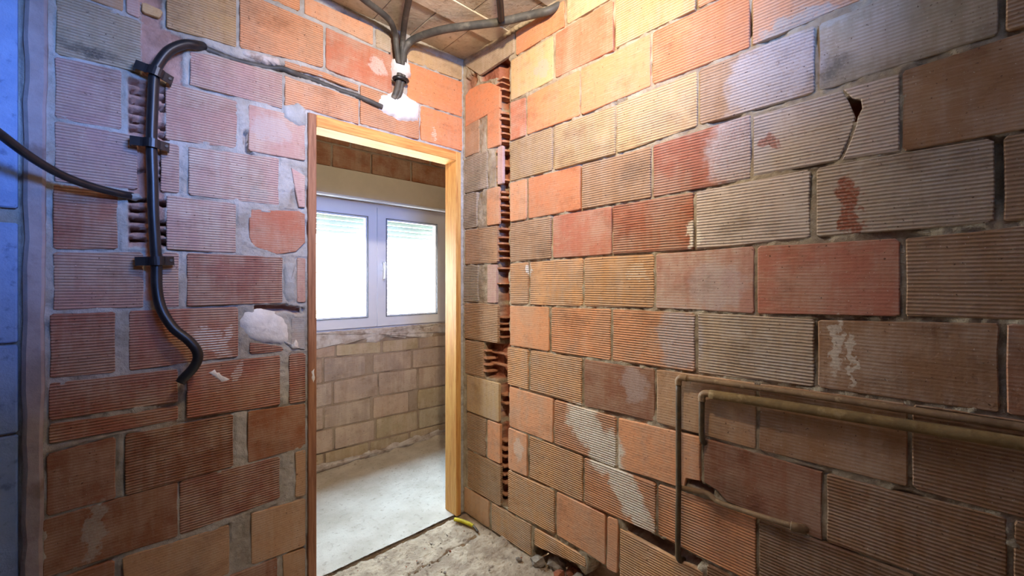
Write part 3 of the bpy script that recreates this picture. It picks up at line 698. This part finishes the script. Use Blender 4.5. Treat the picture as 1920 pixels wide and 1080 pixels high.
# the pale blue rendered stretch and the smooth plaster strip at the left edge
for z0, z1 in ((0.0, 0.40), (0.408, 0.86), (0.868, 1.132), (1.14, 1.50), (1.545, 2.19), (2.196, 2.6)):
    box('rendered_block', (-2.6, -1.662, -0.006, 0.012, z0, z1), M['blue_render'], wb_, bevel=0.004)
v, f = [], []
zs = [0.0]
while zs[-1] < 2.58: zs.append(zs[-1] + rng.uniform(0.05, 0.12))
zs[-1] = 2.6
for z in zs:
    a = -1.652 + rng.uniform(-0.004, 0.004) - 0.004 * (1.3 - z); c = -1.607 + rng.uniform(-0.002, 0.002) - 0.006 * (1.3 - z)
    v += [(a, 0.01, z), (a + 0.002, -0.010, z), (a + 0.012, -0.018, z), (c - 0.006, -0.018, z), (c, -0.010, z), (c + 0.001, 0.01, z)]
for i in range(len(zs) - 1):
    for k in range(5): f.append((i * 6 + k, i * 6 + k + 1, i * 6 + k + 7, i * 6 + k + 6))
o = link('plaster_strip', pydata('plaster_strip', v, f), M['strip'], wb_)

def patch(name, P, h, mat, parent, rings=5, seed=0, base=0.004, loc=(0, 0, 0)):
    r = random.Random(seed)
    P = [Vector(p) for p in P]
    A = sum(P[i - 1].x * P[i].y - P[i].x * P[i - 1].y for i in range(len(P)))
    if A < 0: P.reverse()
    E = []
    for i in range(len(P)):
        a, b = P[i], P[(i + 1) % len(P)]
        k = max(1, int((b - a).length / 0.012))
        for t in range(k): E.append(a.lerp(b, t / k) + Vector((r.uniform(-1, 1), r.uniform(-1, 1))) * 0.0035)
    c = sum(E, Vector((0, 0))) / len(E)
    n = len(E); v, f = [], []
    for k in range(rings):
        s = 1 - k / rings
        pr = [0.0, 0.6, 0.85, 0.95, 1.0, 1.0, 1.0, 1.0, 1.0][min(k, 8)]
        for e in E:
            q = c + (e - c) * s
            nn_ = float(vnoise(np.array([q.x]), np.array([q.y]), 38, seed + 70)[0]) * 0.6 + float(vnoise(np.array([q.x]), np.array([q.y]), 90, seed + 71)[0]) * 0.4
            hh = base - 0.008 + (h + 0.008) * pr * (1 + 0.35 * nn_) if k else -0.012
            v.append((q.x, -hh, q.y))
    v.append((c.x, -(base + h * (1 + 0.25 * float(vnoise(np.array([c.x]), np.array([c.y]), 38, seed + 70)[0]))), c.y))
    for k in range(rings - 1):
        for i in range(n):
            j = (i + 1) % n
            f.append((k * n + i, k * n + j, (k + 1) * n + j, (k + 1) * n + i))
    for i in range(n): f.append(((rings - 1) * n + i, (rings - 1) * n + (i + 1) % n, rings * n))
    return link(name, pydata(name, v, f), mat, parent, loc, smooth=True)

patch('plaster_patch', [(-0.449, 2.449), (-0.369, 2.484), (-0.345, 2.446), (-0.336, 2.394), (-0.363, 2.365), (-0.443, 2.349), (-0.455, 2.393)], 0.034, M['white_plaster'], wb_, 6, 1)
patch('plaster_patch', [(-0.509, 2.248), (-0.443, 2.29), (-0.385, 2.303), (-0.323, 2.286), (-0.279, 2.263), (-0.285, 2.171), (-0.399, 2.143), (-0.5, 2.161), (-0.533, 2.183)], 0.022, M['white_plaster'], wb_, 6, 2)
patch('cement_patch', [(-0.948, 2.073), (-0.877, 2.105), (-0.844, 2.082), (-0.844, 2.004), (-0.877, 1.99), (-0.94, 2.015)], 0.006, M['grey_cement'], wb_, 5, 3)
patch('plaster_patch', [(-1.089, 1.173), (-1.071, 1.204), (-1.018, 1.217), (-0.96, 1.199), (-0.934, 1.182), (-0.915, 1.128), (-0.909, 1.071), (-0.94, 1.056), (-0.999, 1.069), (-1.056, 1.085), (-1.083, 1.119)], 0.006, M['white_plaster'], wb_, 6, 4)
patch('plaster_patch', [(-0.944, 1.083), (-0.903, 1.052), (-0.886, 1.083), (-0.869, 1.032), (-0.903, 1.032)], 0.008, M['white_plaster'], wb_, 5, 5)
patch('cement_patch', [(-0.938, 1.418), (-0.892, 1.42), (-0.886, 1.322), (-0.886, 1.23), (-0.919, 1.219), (-0.94, 1.254)], 0.004, M['grey_cement'], wb_, 5, 6)
patch('plaster_patch', [(-1.208, 0.989), (-1.179, 0.995), (-1.117, 0.94), (-1.145, 0.928)], 0.003, M['white_plaster'], wb_, 5, 7, base=0.002)
patch('cement_patch', [(-1.095, 2.248), (-1.02, 2.252), (-0.945, 2.262), (-0.94, 2.232), (-1.0, 2.222), (-1.09, 2.226)], 0.006, M['lime_plaster'], wb_, 5, 8)
patch('cement_patch', [(-1.445, 1.63), (-1.39, 1.632), (-1.375, 1.618), (-1.40, 1.607), (-1.44, 1.612)], 0.010, M['grey_cement'], wb_, 5, 9)

# ---------------------------------------------------------------- door frame
df = empty('door_1', (-0.433, 0.0, 0.0))
tag(df, 'raw pine door frame without a door in the brick wall', 'door frame', kind='structure')
def member(name, b, mat): return box(name, b, mat, df, bevel=0.003)
JW = 0.034
member('jamb', (-0.842 + 0.433, -0.842 + 0.433 + JW, -0.014, 0.098, 0.0, 2.065), M['pine_shaded'])
member('jamb', (-0.026 + 0.433 - JW, -0.026 + 0.433, -0.014, 0.098, 0.0, 2.065), M['pine'])
member('frame_head', (-0.842 + 0.433 + JW, -0.026 + 0.433 - JW, -0.014, 0.098, 2.012, 2.065), M['pine_h'])
patch('paint_smear', [(-0.400, 0.955), (-0.380, 0.965), (-0.379, 0.90), (-0.385, 0.86), (-0.398, 0.89)], 0.0015, M['white_plaster'], df, 4, 12, base=0.001, loc=(0, -0.0135, 0))

# ---------------------------------------------------------------- room beyond: far wall with the window
FY = 1.09
wf = wall_bed('wall_beyond', -1.6, 1.5, 0.0, 2.61, 0.011, BRICKS_F, M['bed_F'], (0, FY, 0), 0.0, openings=[(-0.66, 0.64, 0.955, 1.93)],
              boxes=[(-1.6, -0.66, 0.10, 0.2, 0, 2.65), (0.64, 1.5, 0.10, 0.2, 0, 2.65), (-0.66, 0.64, 0.10, 0.2, 0, 0.955), (-0.66, 0.64, 0.10, 0.2, 2.0, 2.65),
                     (-0.68, -0.66, 0.005, 0.2, 0.94, 2.0), (0.64, 0.66, 0.005, 0.2, 0.94, 2.0), (-0.68, 0.66, 0.005, 0.2, 0.94, 0.955)], seed=61)
tag(wf, 'dusty brick wall below and above the window in the next room', 'wall', kind='structure')
for flat, code in BRICKS_F: make_brick(flat, code, M['brick_F'], wf)
sill = [(-0.75, 0.965)] + [(-0.75 + 0.1 * k, 0.975) for k in range(1, 15)] + [(0.72, 0.965)] + [(0.7 - 0.09 * k, 0.885 + 0.03 * math.sin(k * 2.1) + 0.012 * math.sin(k * 5.3)) for k in range(16)]
patch('sill_plaster', sill, 0.006, M['lime_plaster'], wf, 5, 21, base=0.002)
sk = [(-1.2, 0.0)] + [(1.2, 0.0)] + [(1.15 - 0.07 * k, 0.05 + 0.022 * math.sin(k * 1.9) + 0.014 * math.sin(k * 4.7)) for k in range(34)]
patch('skirting_mortar', sk, 0.012, M['lime_plaster'], wf, 4, 22, base=0.004)
wl2 = box('wall_beyond_left', (-1.7, -1.6, 0.1, 1.3, 0, 2.65), M['other_wall']); tag(wl2, 'plain brick wall left of the next room', 'wall', kind='structure')
wr2 = box('wall_beyond_right', (1.5, 1.6, 0.1, 1.3, 0, 2.65), M['other_wall']); tag(wr2, 'plain brick wall right of the next room', 'wall', kind='structure')
wp2 = box('wall_partition', (0.0, 1.6, 0.0, 0.10, 0, 2.65), M['other_wall']); tag(wp2, 'brick partition continuing past the corner', 'wall', kind='structure')

wn = empty('window_1', (-0.01, FY, 0.955))
tag(wn, 'white two-sash window flooded with daylight beyond the door', 'window', kind='structure')
X0, X1, Z0, Z1 = -0.65, 0.65, 0.0, 0.985
def ring(name, x0, x1, z0, z1, w, y0, y1, mat, parent, wt=None, wb2=None):
    wt = wt or w; wb2 = wb2 or w
    v, f = [], []
    box_geo(v, f, x0, x0 + w, y0, y1, z0, z1); box_geo(v, f, x1 - w, x1, y0, y1, z0, z1)
    box_geo(v, f, x0 + w, x1 - w, y0, y1, z0, z0 + wb2); box_geo(v, f, x0 + w, x1 - w, y0, y1, z1 - wt, z1)
    return link(name, pydata(name, v, f), mat, parent)
ring('outer_frame', X0, X1, Z0, Z1, 0.05, 0.03, 0.10, M['pvc_white'], wn)
for sx0, sx1, hd in ((-0.612, -0.002, 0), (0.002, 0.612, 1)):
    s = empty('sash'); s.parent = wn
    ring('sash_frame', sx0, sx1, 0.034, 0.95, 0.072, 0.012, 0.075, M['pvc_white'], s, wt=0.078)
    ring('gasket', sx0 + 0.070, sx1 - 0.070, 0.104, 0.874, 0.005, 0.008, 0.05, M['gasket'], s)
    ring('glazing_bead', sx0 + 0.074, sx1 - 0.074, 0.108, 0.870, 0.012, 0.018, 0.05, M['pvc_white'], s)
    box('glass_pane', (sx0 + 0.08, sx1 - 0.08, 0.04, 0.046, 0.112, 0.866), M['glass'], s)
    if hd:
        box('handle_plate', (sx0 + 0.026, sx0 + 0.050, 0.004, 0.013, 0.46, 0.54), M['pvc_white'], s, bevel=0.003)
        link('handle', tube_mesh('handle', [(sx0 + 0.038, 0.006, 0.525), (sx0 + 0.038, -0.022, 0.525), (sx0 + 0.038, -0.034, 0.512), (sx0 + 0.038, -0.036, 0.47), (sx0 + 0.038, -0.036, 0.40)], 0.009, 10), M['pvc_white'], s, smooth=True)
bx = box('trim_1', (-1.1, 1.1, 1.08, 1.10, 1.955, 2.145), M['beige']); tag(bx, 'beige roller shutter box panel above the window', 'shutter box', kind='structure')
bx.location.y = -0.012
tr_ = box('trim_2', (-1.1, 1.1, 1.055, 1.095, 1.935, 1.957), M['pvc_white'], bevel=0.006); tag(tr_, 'thin white ledge under the shutter box', 'trim', kind='structure')
rs = empty('roller_shutter', (-0.01, FY + 0.14, 1.68)); tag(rs, 'partly lowered pale roller shutter outside the window', 'shutter')
v, f = [], []
prof = [(0.0, 0.0), (-0.006, 0.006), (-0.008, 0.018), (-0.006, 0.030), (0.0, 0.037), (0.006, 0.037), (0.006, 0.0)]
for x in (-0.62, 0.62): v += [(x, y, z) for y, z in prof]
f = [tuple(range(6, -1, -1)), tuple(range(7, 14))] + [(i, (i + 1) % 7, 7 + (i + 1) % 7, 7 + i) for i in range(7)]
sm = pydata('slat', v, f)
for k in range(8): link('slat', sm, M['slat'], rs, (0, 0, 0.039 * k))

# house across, seen faintly through the panes
hs = empty('neighbouring_house', (4.6, 6.5, -1.0)); tag(hs, 'pale house front faintly visible through the right window pane', 'house')
box('house_wall', (-1.0, 3.0, 0, 0.3, 0, 3.05), M['facade'], hs); box('eave', (-1.2, 3.2, -0.25, 0.3, 3.05, 3.15), M['facade'], hs)
box('downpipe', (-0.9, -0.82, -0.09, 0.0, 0, 3.05), M['facade'], hs, bevel=0.01)

# ---------------------------------------------------------------- rest of the shell behind the camera
wl = box('wall_left', (-2.72, -2.62, -3.3, 0.0, 0, 2.65), M['other_wall']); tag(wl, 'brick wall on the left outside the picture', 'wall', kind='structure')
v, f = [], []
RX0, RX1 = REAR_X - 0.35, REAR_X + 0.35
for b_ in ((-2.7, RX0, 0, 2.65), (RX1, 0.1, 0, 2.65), (RX0, RX1, 0, 2.02), (RX0, RX1, 2.38, 2.65)): box_geo(v, f, b_[0], b_[1], -2.30, -2.22, b_[2], b_[3])
w2 = empty('window_2', (REAR_X, -2.26, 2.02)); tag(w2, 'small high window behind the viewpoint, blue pane added to cool its light', 'window', kind='structure')
ring('window_frame', -0.35, 0.35, 0.0, 0.36, 0.02, -0.03, 0.03, M['pvc_white'], w2)
box('glass_pane', (-0.335, 0.335, -0.003, 0.003, 0.015, 0.345), M['blue_filter'], w2)  # unseen pane added to colour the incoming light blue
wq = link('wall_rear', pydata('wall_rear', v, f), M['other_wall']); tag(wq, 'brick wall with an unglazed opening behind the viewpoint', 'wall', kind='structure')

# ---------------------------------------------------------------- conduits on the back wall
cd = empty('corrugated_conduit', (-1.35, -0.035, 1.5)); tag(cd, 'thick black conduit clipped upright to the back wall, free lower end curling', 'conduit')
CP = [(-1.21, 0.01, 2.217), (-1.237, -0.02, 2.199), (-1.269, -0.03, 2.184), (-1.31, -0.035, 2.144), (-1.338, -0.035, 2.09), (-1.35, -0.035, 2.045), (-1.355, -0.035, 1.932), (-1.358, -0.035, 1.801), (-1.355, -0.035, 1.672), (-1.353, -0.035, 1.562), (-1.348, -0.035, 1.451), (-1.345, -0.035, 1.395), (-1.344, -0.04, 1.302), (-1.332, -0.05, 1.228), (-1.301, -0.065, 1.162), (-1.262, -0.075, 1.118), (-1.239, -0.08, 1.082), (-1.234, -0.08, 1.049), (-1.247, -0.075, 1.015), (-1.272, -0.07, 0.984), (-1.283, -0.07, 0.967)]
cdm = tube_mesh('tube', [(a + 1.35, b + 0.035, c - 1.5) for a, b, c in CP], 0.0165, 16, 0.0028, 0.0011)
link('tube', cdm, M['black_pvc'], cd, smooth=True)
def clip(x, z, tilt):
    c = empty('clip'); c.parent = cd; c.location = (x + 1.35, 0.0, z - 1.5); c.rotation_euler = (0, tilt, 0)
    v, f = [], []
    prof = [(-0.056, 0.022), (-0.056, -0.004), (-0.030, -0.010)] + [(-0.0245 * math.cos(a), -0.006 - 0.0215 * math.sin(a)) for a in [PI * k / 10 for k in range(1, 10)]] + [(0.030, -0.010), (0.048, -0.002), (0.048, 0.022)]
    n = len(prof)
    for s_, zz in ((1.0, -0.017), (1.0, 0.013), (0.86, 0.013), (0.86, -0.017)):
        v += [(x_ * (1 if s_ == 1.0 else 0.9), y_ * s_ + (0.003 if s_ != 1.0 else 0), zz) for x_, y_ in prof]
    for ring_ in range(4):
        for i in range(n - 1):
            a = ring_ * n + i; b = ((ring_ + 1) % 4) * n + i
            f.append((a, a + 1, b + 1, b))
    for i in (0, n - 1): f.append(tuple(r_ * n + i for r_ in range(4)))
    link('band', pydata('band', v, f), M['black_pvc'], c, smooth=False)
    link('screw', tube_mesh('screw', [(0.040, 0.0, 0), (0.040, -0.009, 0)], 0.005, 8, smoothpath=False), M['steel'], c)
clip(-1.347, 2.052, 0.25); clip(-1.358, 1.803, 0.03); clip(-1.345, 1.398, -0.05)

cb = link('black_cable', tube_mesh('black_cable', [(-2.63, -0.75, 1.86), (-2.2, -0.70, 1.76), (-1.85, -0.58, 1.71), (-1.691, -0.42, 1.715), (-1.684, -0.3, 1.722), (-1.667, -0.2, 1.715), (-1.618, -0.14, 1.676), (-1.56, -0.09, 1.644), (-1.493, -0.05, 1.626), (-1.437, -0.025, 1.619), (-1.405, 0.005, 1.620)], 0.0125, 14, 0.003, 0.0007), M['black_pvc'], smooth=True)
tag(cb, 'black cable sagging from the left edge into a mortar joint', 'cable')

# ceiling conduits
def conduit(label, pts, r=0.0145, mat='dusty_pvc', name='conduit'):
    o = link(name, tube_mesh(name, pts, r, 14, 0.003, 0.0008), M[mat], smooth=True)
    tag(o, label, 'conduit', 'conduits meeting above the door'); return o
conduit('grey conduit running along the ceiling edge from the upper left', [(-1.5, -0.55, 2.572), (-1.1, -0.34, 2.572), (-0.773, -0.208, 2.568), (-0.659, -0.161, 2.568), (-0.519, -0.112, 2.566), (-0.45, -0.045, 2.55), (-0.436, -0.033, 2.50), (-0.423, -0.03, 2.42)])
conduit('grey conduit coming straight across the ceiling towards the viewer', [(-0.85, -1.1, 2.572), (-0.563, -0.424, 2.570), (-0.513, -0.297, 2.570), (-0.454, -0.15, 2.566), (-0.412, -0.055, 2.545), (-0.405, -0.036, 2.50), (-0.402, -0.03, 2.42)])
conduit('thicker grey conduit sagging below the ceiling to the right wall', [(-0.398, -0.03, 2.44), (-0.394, -0.038, 2.50), (-0.361, -0.075, 2.55), (-0.297, -0.234, 2.553), (-0.192, -0.394, 2.550), (-0.134, -0.481, 2.548), (-0.057, -0.616, 2.552), (-0.03, -0.68, 2.548), (0.01, -0.715, 2.575)], 0.0185)
conduit('shiny black conduit hanging from the ceiling over the thicker one', [(-0.62, -0.95, 2.572), (-0.42, -0.765, 2.566), (-0.335, -0.683, 2.555), (-0.245, -0.597, 2.54), (-0.165, -0.516, 2.53)], 0.0155, 'black_pvc')
st = empty('conduit_stub', (-0.425, -0.03, 2.30)); tag(st, 'short conduit stub with black collar between two white plaster lumps', 'conduit', 'conduits meeting above the door')
link('tube', tube_mesh('tube', [(0.006, -0.006, 0.07), (0.0, 0.0, 0.02), (-0.008, 0.003, -0.02), (-0.022, 0.012, -0.06)], 0.015, 14, 0.003, 0.0008), M['dusty_pvc'], st, smooth=True)
link('tube', tube_mesh('tube', [(0.026, -0.004, 0.07), (0.020, 0.002, 0.02), (0.012, 0.004, -0.02), (-0.004, 0.014, -0.06)], 0.013, 14, 0.003, 0.0008), M['dusty_pvc'], st, smooth=True)
v, f = [], []
for i in range(20):
    a = 2 * PI * i / 20
    for k in range(8):
        q = 2 * PI * k / 8; R_ = 0.030 + 0.009 * math.cos(q)
        v.append((0.012 + R_ * math.cos(a) * 1.15, -0.004 + R_ * math.sin(a) * 0.8, 0.043 + 0.009 * math.sin(q) + 0.05 * R_ * math.cos(a)))
for i in range(20):
    for k in range(8):
        f.append((i * 8 + k, ((i + 1) % 20) * 8 + k, ((i + 1) % 20) * 8 + (k + 1) % 8, i * 8 + (k + 1) % 8))
link('collar', pydata('collar', v, f), M['black_pvc'], st, smooth=True)
ch = empty('buried_conduit', (-0.75, 0.0, 2.21)); tag(ch, 'grey conduit lying in the slanted slot above the door', 'conduit', 'conduits meeting above the door')
link('tube', tube_mesh('tube', [(a + 0.75, b, c - 2.21) for a, b, c in [(-1.22, 0.014, 2.214), (-1.10, 0.018, 2.206), (-0.99, 0.016, 2.216), (-0.945, 0.006, 2.226), (-0.909, -0.002, 2.222), (-0.87, 0.012, 2.224), (-0.80, 0.018, 2.224), (-0.70, 0.018, 2.216), (-0.625, 0.010, 2.212), (-0.584, -0.008, 2.200), (-0.50, -0.010, 2.188)]], 0.0125, 12, 0.003, 0.0007), M['dusty_pvc'], ch, smooth=True)

# ---------------------------------------------------------------- pipes on the right wall
def pipe(name, label, segs):
    e = empty(name, (0, 0, 0)); tag(e, label, 'pipe', 'old water pipes on the right wall')
    for nm, pts, r, mat in segs: link(nm, tube_mesh(nm, pts, r, 14, n=6), M[mat], e, smooth=True)
    return e
XO = -0.022
pipe('copper_pipe', 'thin tarnished pipe rising then turning right, the outer one', [
    ('riser', [(0.03, -1.276, 0.335), (-0.006, -1.277, 0.35), (XO, -1.279, 0.40), (XO, -1.281, 0.6), (XO, -1.281, 0.8), (XO, -1.281, 0.972)], 0.0092, 'copper_dark'),
    ('elbow', [(XO, -1.281, 0.966), (XO, -1.281, 0.980), (XO, -1.286, 0.990), (XO, -1.296, 0.994), (XO, -1.312, 0.994)], 0.0112, 'copper'),
    ('run', [(XO, -1.305, 0.994), (XO, -1.45, 0.999), (XO, -1.634, 1.004), (XO, -2.035, 1.011), (XO, -2.6, 1.02)], 0.0092, 'copper')])
pipe('copper_pipe', 'sleeved pipe turning down short, the inner and thicker one', [
    ('riser', [(0.02, -1.360, 0.775), (-0.012, -1.360, 0.79), (-0.024, -1.361, 0.82), (-0.03, -1.363, 0.859), (-0.03, -1.364, 0.936)], 0.0092, 'copper_dark'),
    ('elbow', [(-0.03, -1.364, 0.928), (-0.03, -1.364, 0.944), (-0.03, -1.370, 0.954), (-0.03, -1.382, 0.958), (-0.03, -1.395, 0.958)], 0.0115, 'copper'),
    ('sleeve', [(-0.03, -1.39, 0.957), (-0.033, -1.5, 0.962), (-0.036, -1.637, 0.967), (-0.036, -2.034, 0.979), (-0.036, -2.6, 0.996)], 0.0145, 'lagging')])
pipe('copper_pipe', 'short bent branch pipe ending in a cap below the others', [
    ('branch', [(-0.012, -1.286, 0.608), (-0.012, -1.346, 0.618), (-0.012, -1.377, 0.622), (-0.016, -1.404, 0.611), (-0.018, -1.441, 0.609), (-0.020, -1.53, 0.614), (-0.020, -1.621, 0.620)], 0.0080, 'copper'),
    ('end_cap', [(-0.020, -1.612, 0.619), (-0.018, -1.628, 0.619), (-0.006, -1.638, 0.616), (0.02, -1.642, 0.614)], 0.0125, 'copper')])
link('wall_nail', tube_mesh('wall_nail', [(-0.004, -1.235, 0.398), (-0.012, -1.262, 0.365)], 0.003, 8, smoothpath=False), M['lime_plaster'], wr) if False else None

# ---------------------------------------------------------------- things on the floor
yp = empty('yellow_wall_plug', (-0.075, -0.13, 0.012)); tag(yp, 'yellow plastic plug with a dark screw tip lying by the door frame', 'wall plug')
def rel(l): return [(a + 0.075, b + 0.13, c - 0.012) for a, b, c in l]
link('plug_body', tube_mesh('plug_body', rel([(-0.092, -0.045, 0.012), (-0.080, -0.075, 0.013), (-0.068, -0.11, 0.013), (-0.056, -0.150, 0.011)]), 0.0105, 12, 0.004, 0.0012), M['yellow'], yp, smooth=True)
link('collar', tube_mesh('collar', rel([(-0.058, -0.147, 0.012), (-0.054, -0.162, 0.011)]), 0.008, 10, smoothpath=False), M['yellow'], yp)
link('screw', tube_mesh('screw', rel([(-0.055, -0.158, 0.011), (-0.058, -0.19, 0.009), (-0.066, -0.218, 0.007)]), 0.006, 10, 0.003, 0.0014), M['steel'], yp, smooth=True)

def stone(name, loc, s, mat, label, group, seed):
    r = random.Random(seed)
    bm = bmesh.new(); bmesh.ops.create_icosphere(bm, subdivisions=2 if max(s) > 0.025 else 1, radius=1.0)
    for v_ in bm.verts:
        k = 1 + r.uniform(-0.22, 0.22); v_.co = Vector((v_.co.x * s[0], v_.co.y * s[1], v_.co.z * s[2])) * k
    me = bpy.data.meshes.new(name); bm.to_mesh(me); bm.free()
    o = link(name, me, mat, None, loc, r.uniform(0, 3)); tag(o, label, 'rubble', group); return o
big = [((-0.01, -0.60, 0.016), (0.035, 0.03, 0.02), 'rubble', 'grey mortar lump at the left mouth of the hole by the floor'),
       ((0.035, -0.68, 0.022), (0.032, 0.045, 0.028), 'rubble', 'jagged grey mortar chunk inside the hole at the wall foot'),
       ((-0.015, -0.735, 0.02), (0.025, 0.028, 0.022), 'clay_rubble', 'reddish clay shard in front of the hole at the wall foot'),
       ((0.0, -0.83, 0.03), (0.036, 0.036, 0.032), 'rubble', 'rounded grey stone at the bottom edge by the right wall'),
       ((-0.045, -0.90, 0.02), (0.035, 0.03, 0.024), 'rubble', 'dark rubble lump right of the rounded stone'),
       ((0.045, -0.765, 0.018), (0.03, 0.03, 0.02), 'clay_rubble', 'small clay shard tucked behind the rounded stone'),
       ((-0.06, -0.52, 0.008), (0.018, 0.012, 0.007), 'rubble', 'flat dark chip on the floor near the wall foot hole')]
for i, (l, s, mt, lb) in enumerate(big): stone('rubble_lump', l, s, M[mt], lb, 'rubble at the foot of the right wall', 100 + i)
for i in range(46):
    x, y = rng.uniform(-0.72, -0.03), rng.uniform(-0.62, -0.03)
    if x < -0.25 and y < -0.42: y += 0.3
    s = rng.choice([0.003, 0.004, 0.005, 0.007]) * rng.uniform(0.8, 1.2)
    stone('mortar_crumb', (x, y, s * 0.3 - 0.002), (s, s * rng.uniform(0.7, 1.2), s * 0.7), M[rng.choice(['rubble', 'rubble', 'clay_rubble', 'slab'])], 'tiny crumb of mortar scattered on the dusty floor', 'crumbs on the floor', 300 + i)

# ---------------------------------------------------------------- work lamp under the ceiling, out of the picture
lb = empty('work_lamp', LAMP_LOC); tag(lb, 'clamp work lamp with a metal reflector under the ceiling above the viewpoint', 'lamp')
lb.rotation_euler = LAMP_DIR.to_track_quat('Z', 'Y').to_euler()
prof = [(0.018, -0.05), (0.030, -0.02), (0.05, 0.02), (0.058, 0.05), (0.055, 0.05), (0.047, 0.02), (0.027, -0.018), (0.014, -0.046)]
v, f = [], []
for i in range(20):
    a = 2 * PI * i / 20
    v += [(r_ * math.cos(a), r_ * math.sin(a), z_) for r_, z_ in prof]
for i in range(20):
    for k in range(7): f.append((i * 8 + k, ((i + 1) % 20) * 8 + k, ((i + 1) % 20) * 8 + k + 1, i * 8 + k + 1))
link('reflector', pydata('reflector', v, f), M['aluminium'], lb, smooth=True)
bm = bmesh.new(); bmesh.ops.create_icosphere(bm, subdivisions=2, radius=0.024); me = bpy.data.meshes.new('bulb'); bm.to_mesh(me); bm.free()
link('bulb', me, M['bulb'], lb, (0, 0, 0.02), smooth=True)
link('socket', tube_mesh('socket', [(0, 0, -0.10), (0, 0, -0.035)], 0.019, 12, smoothpath=False), M['black_pvc'], lb)
link('clamp', tube_mesh('clamp', [(0, 0.0, -0.09), (0, 0.05, -0.12), (0, 0.12, -0.10)], 0.006, 8), M['steel'], lb)
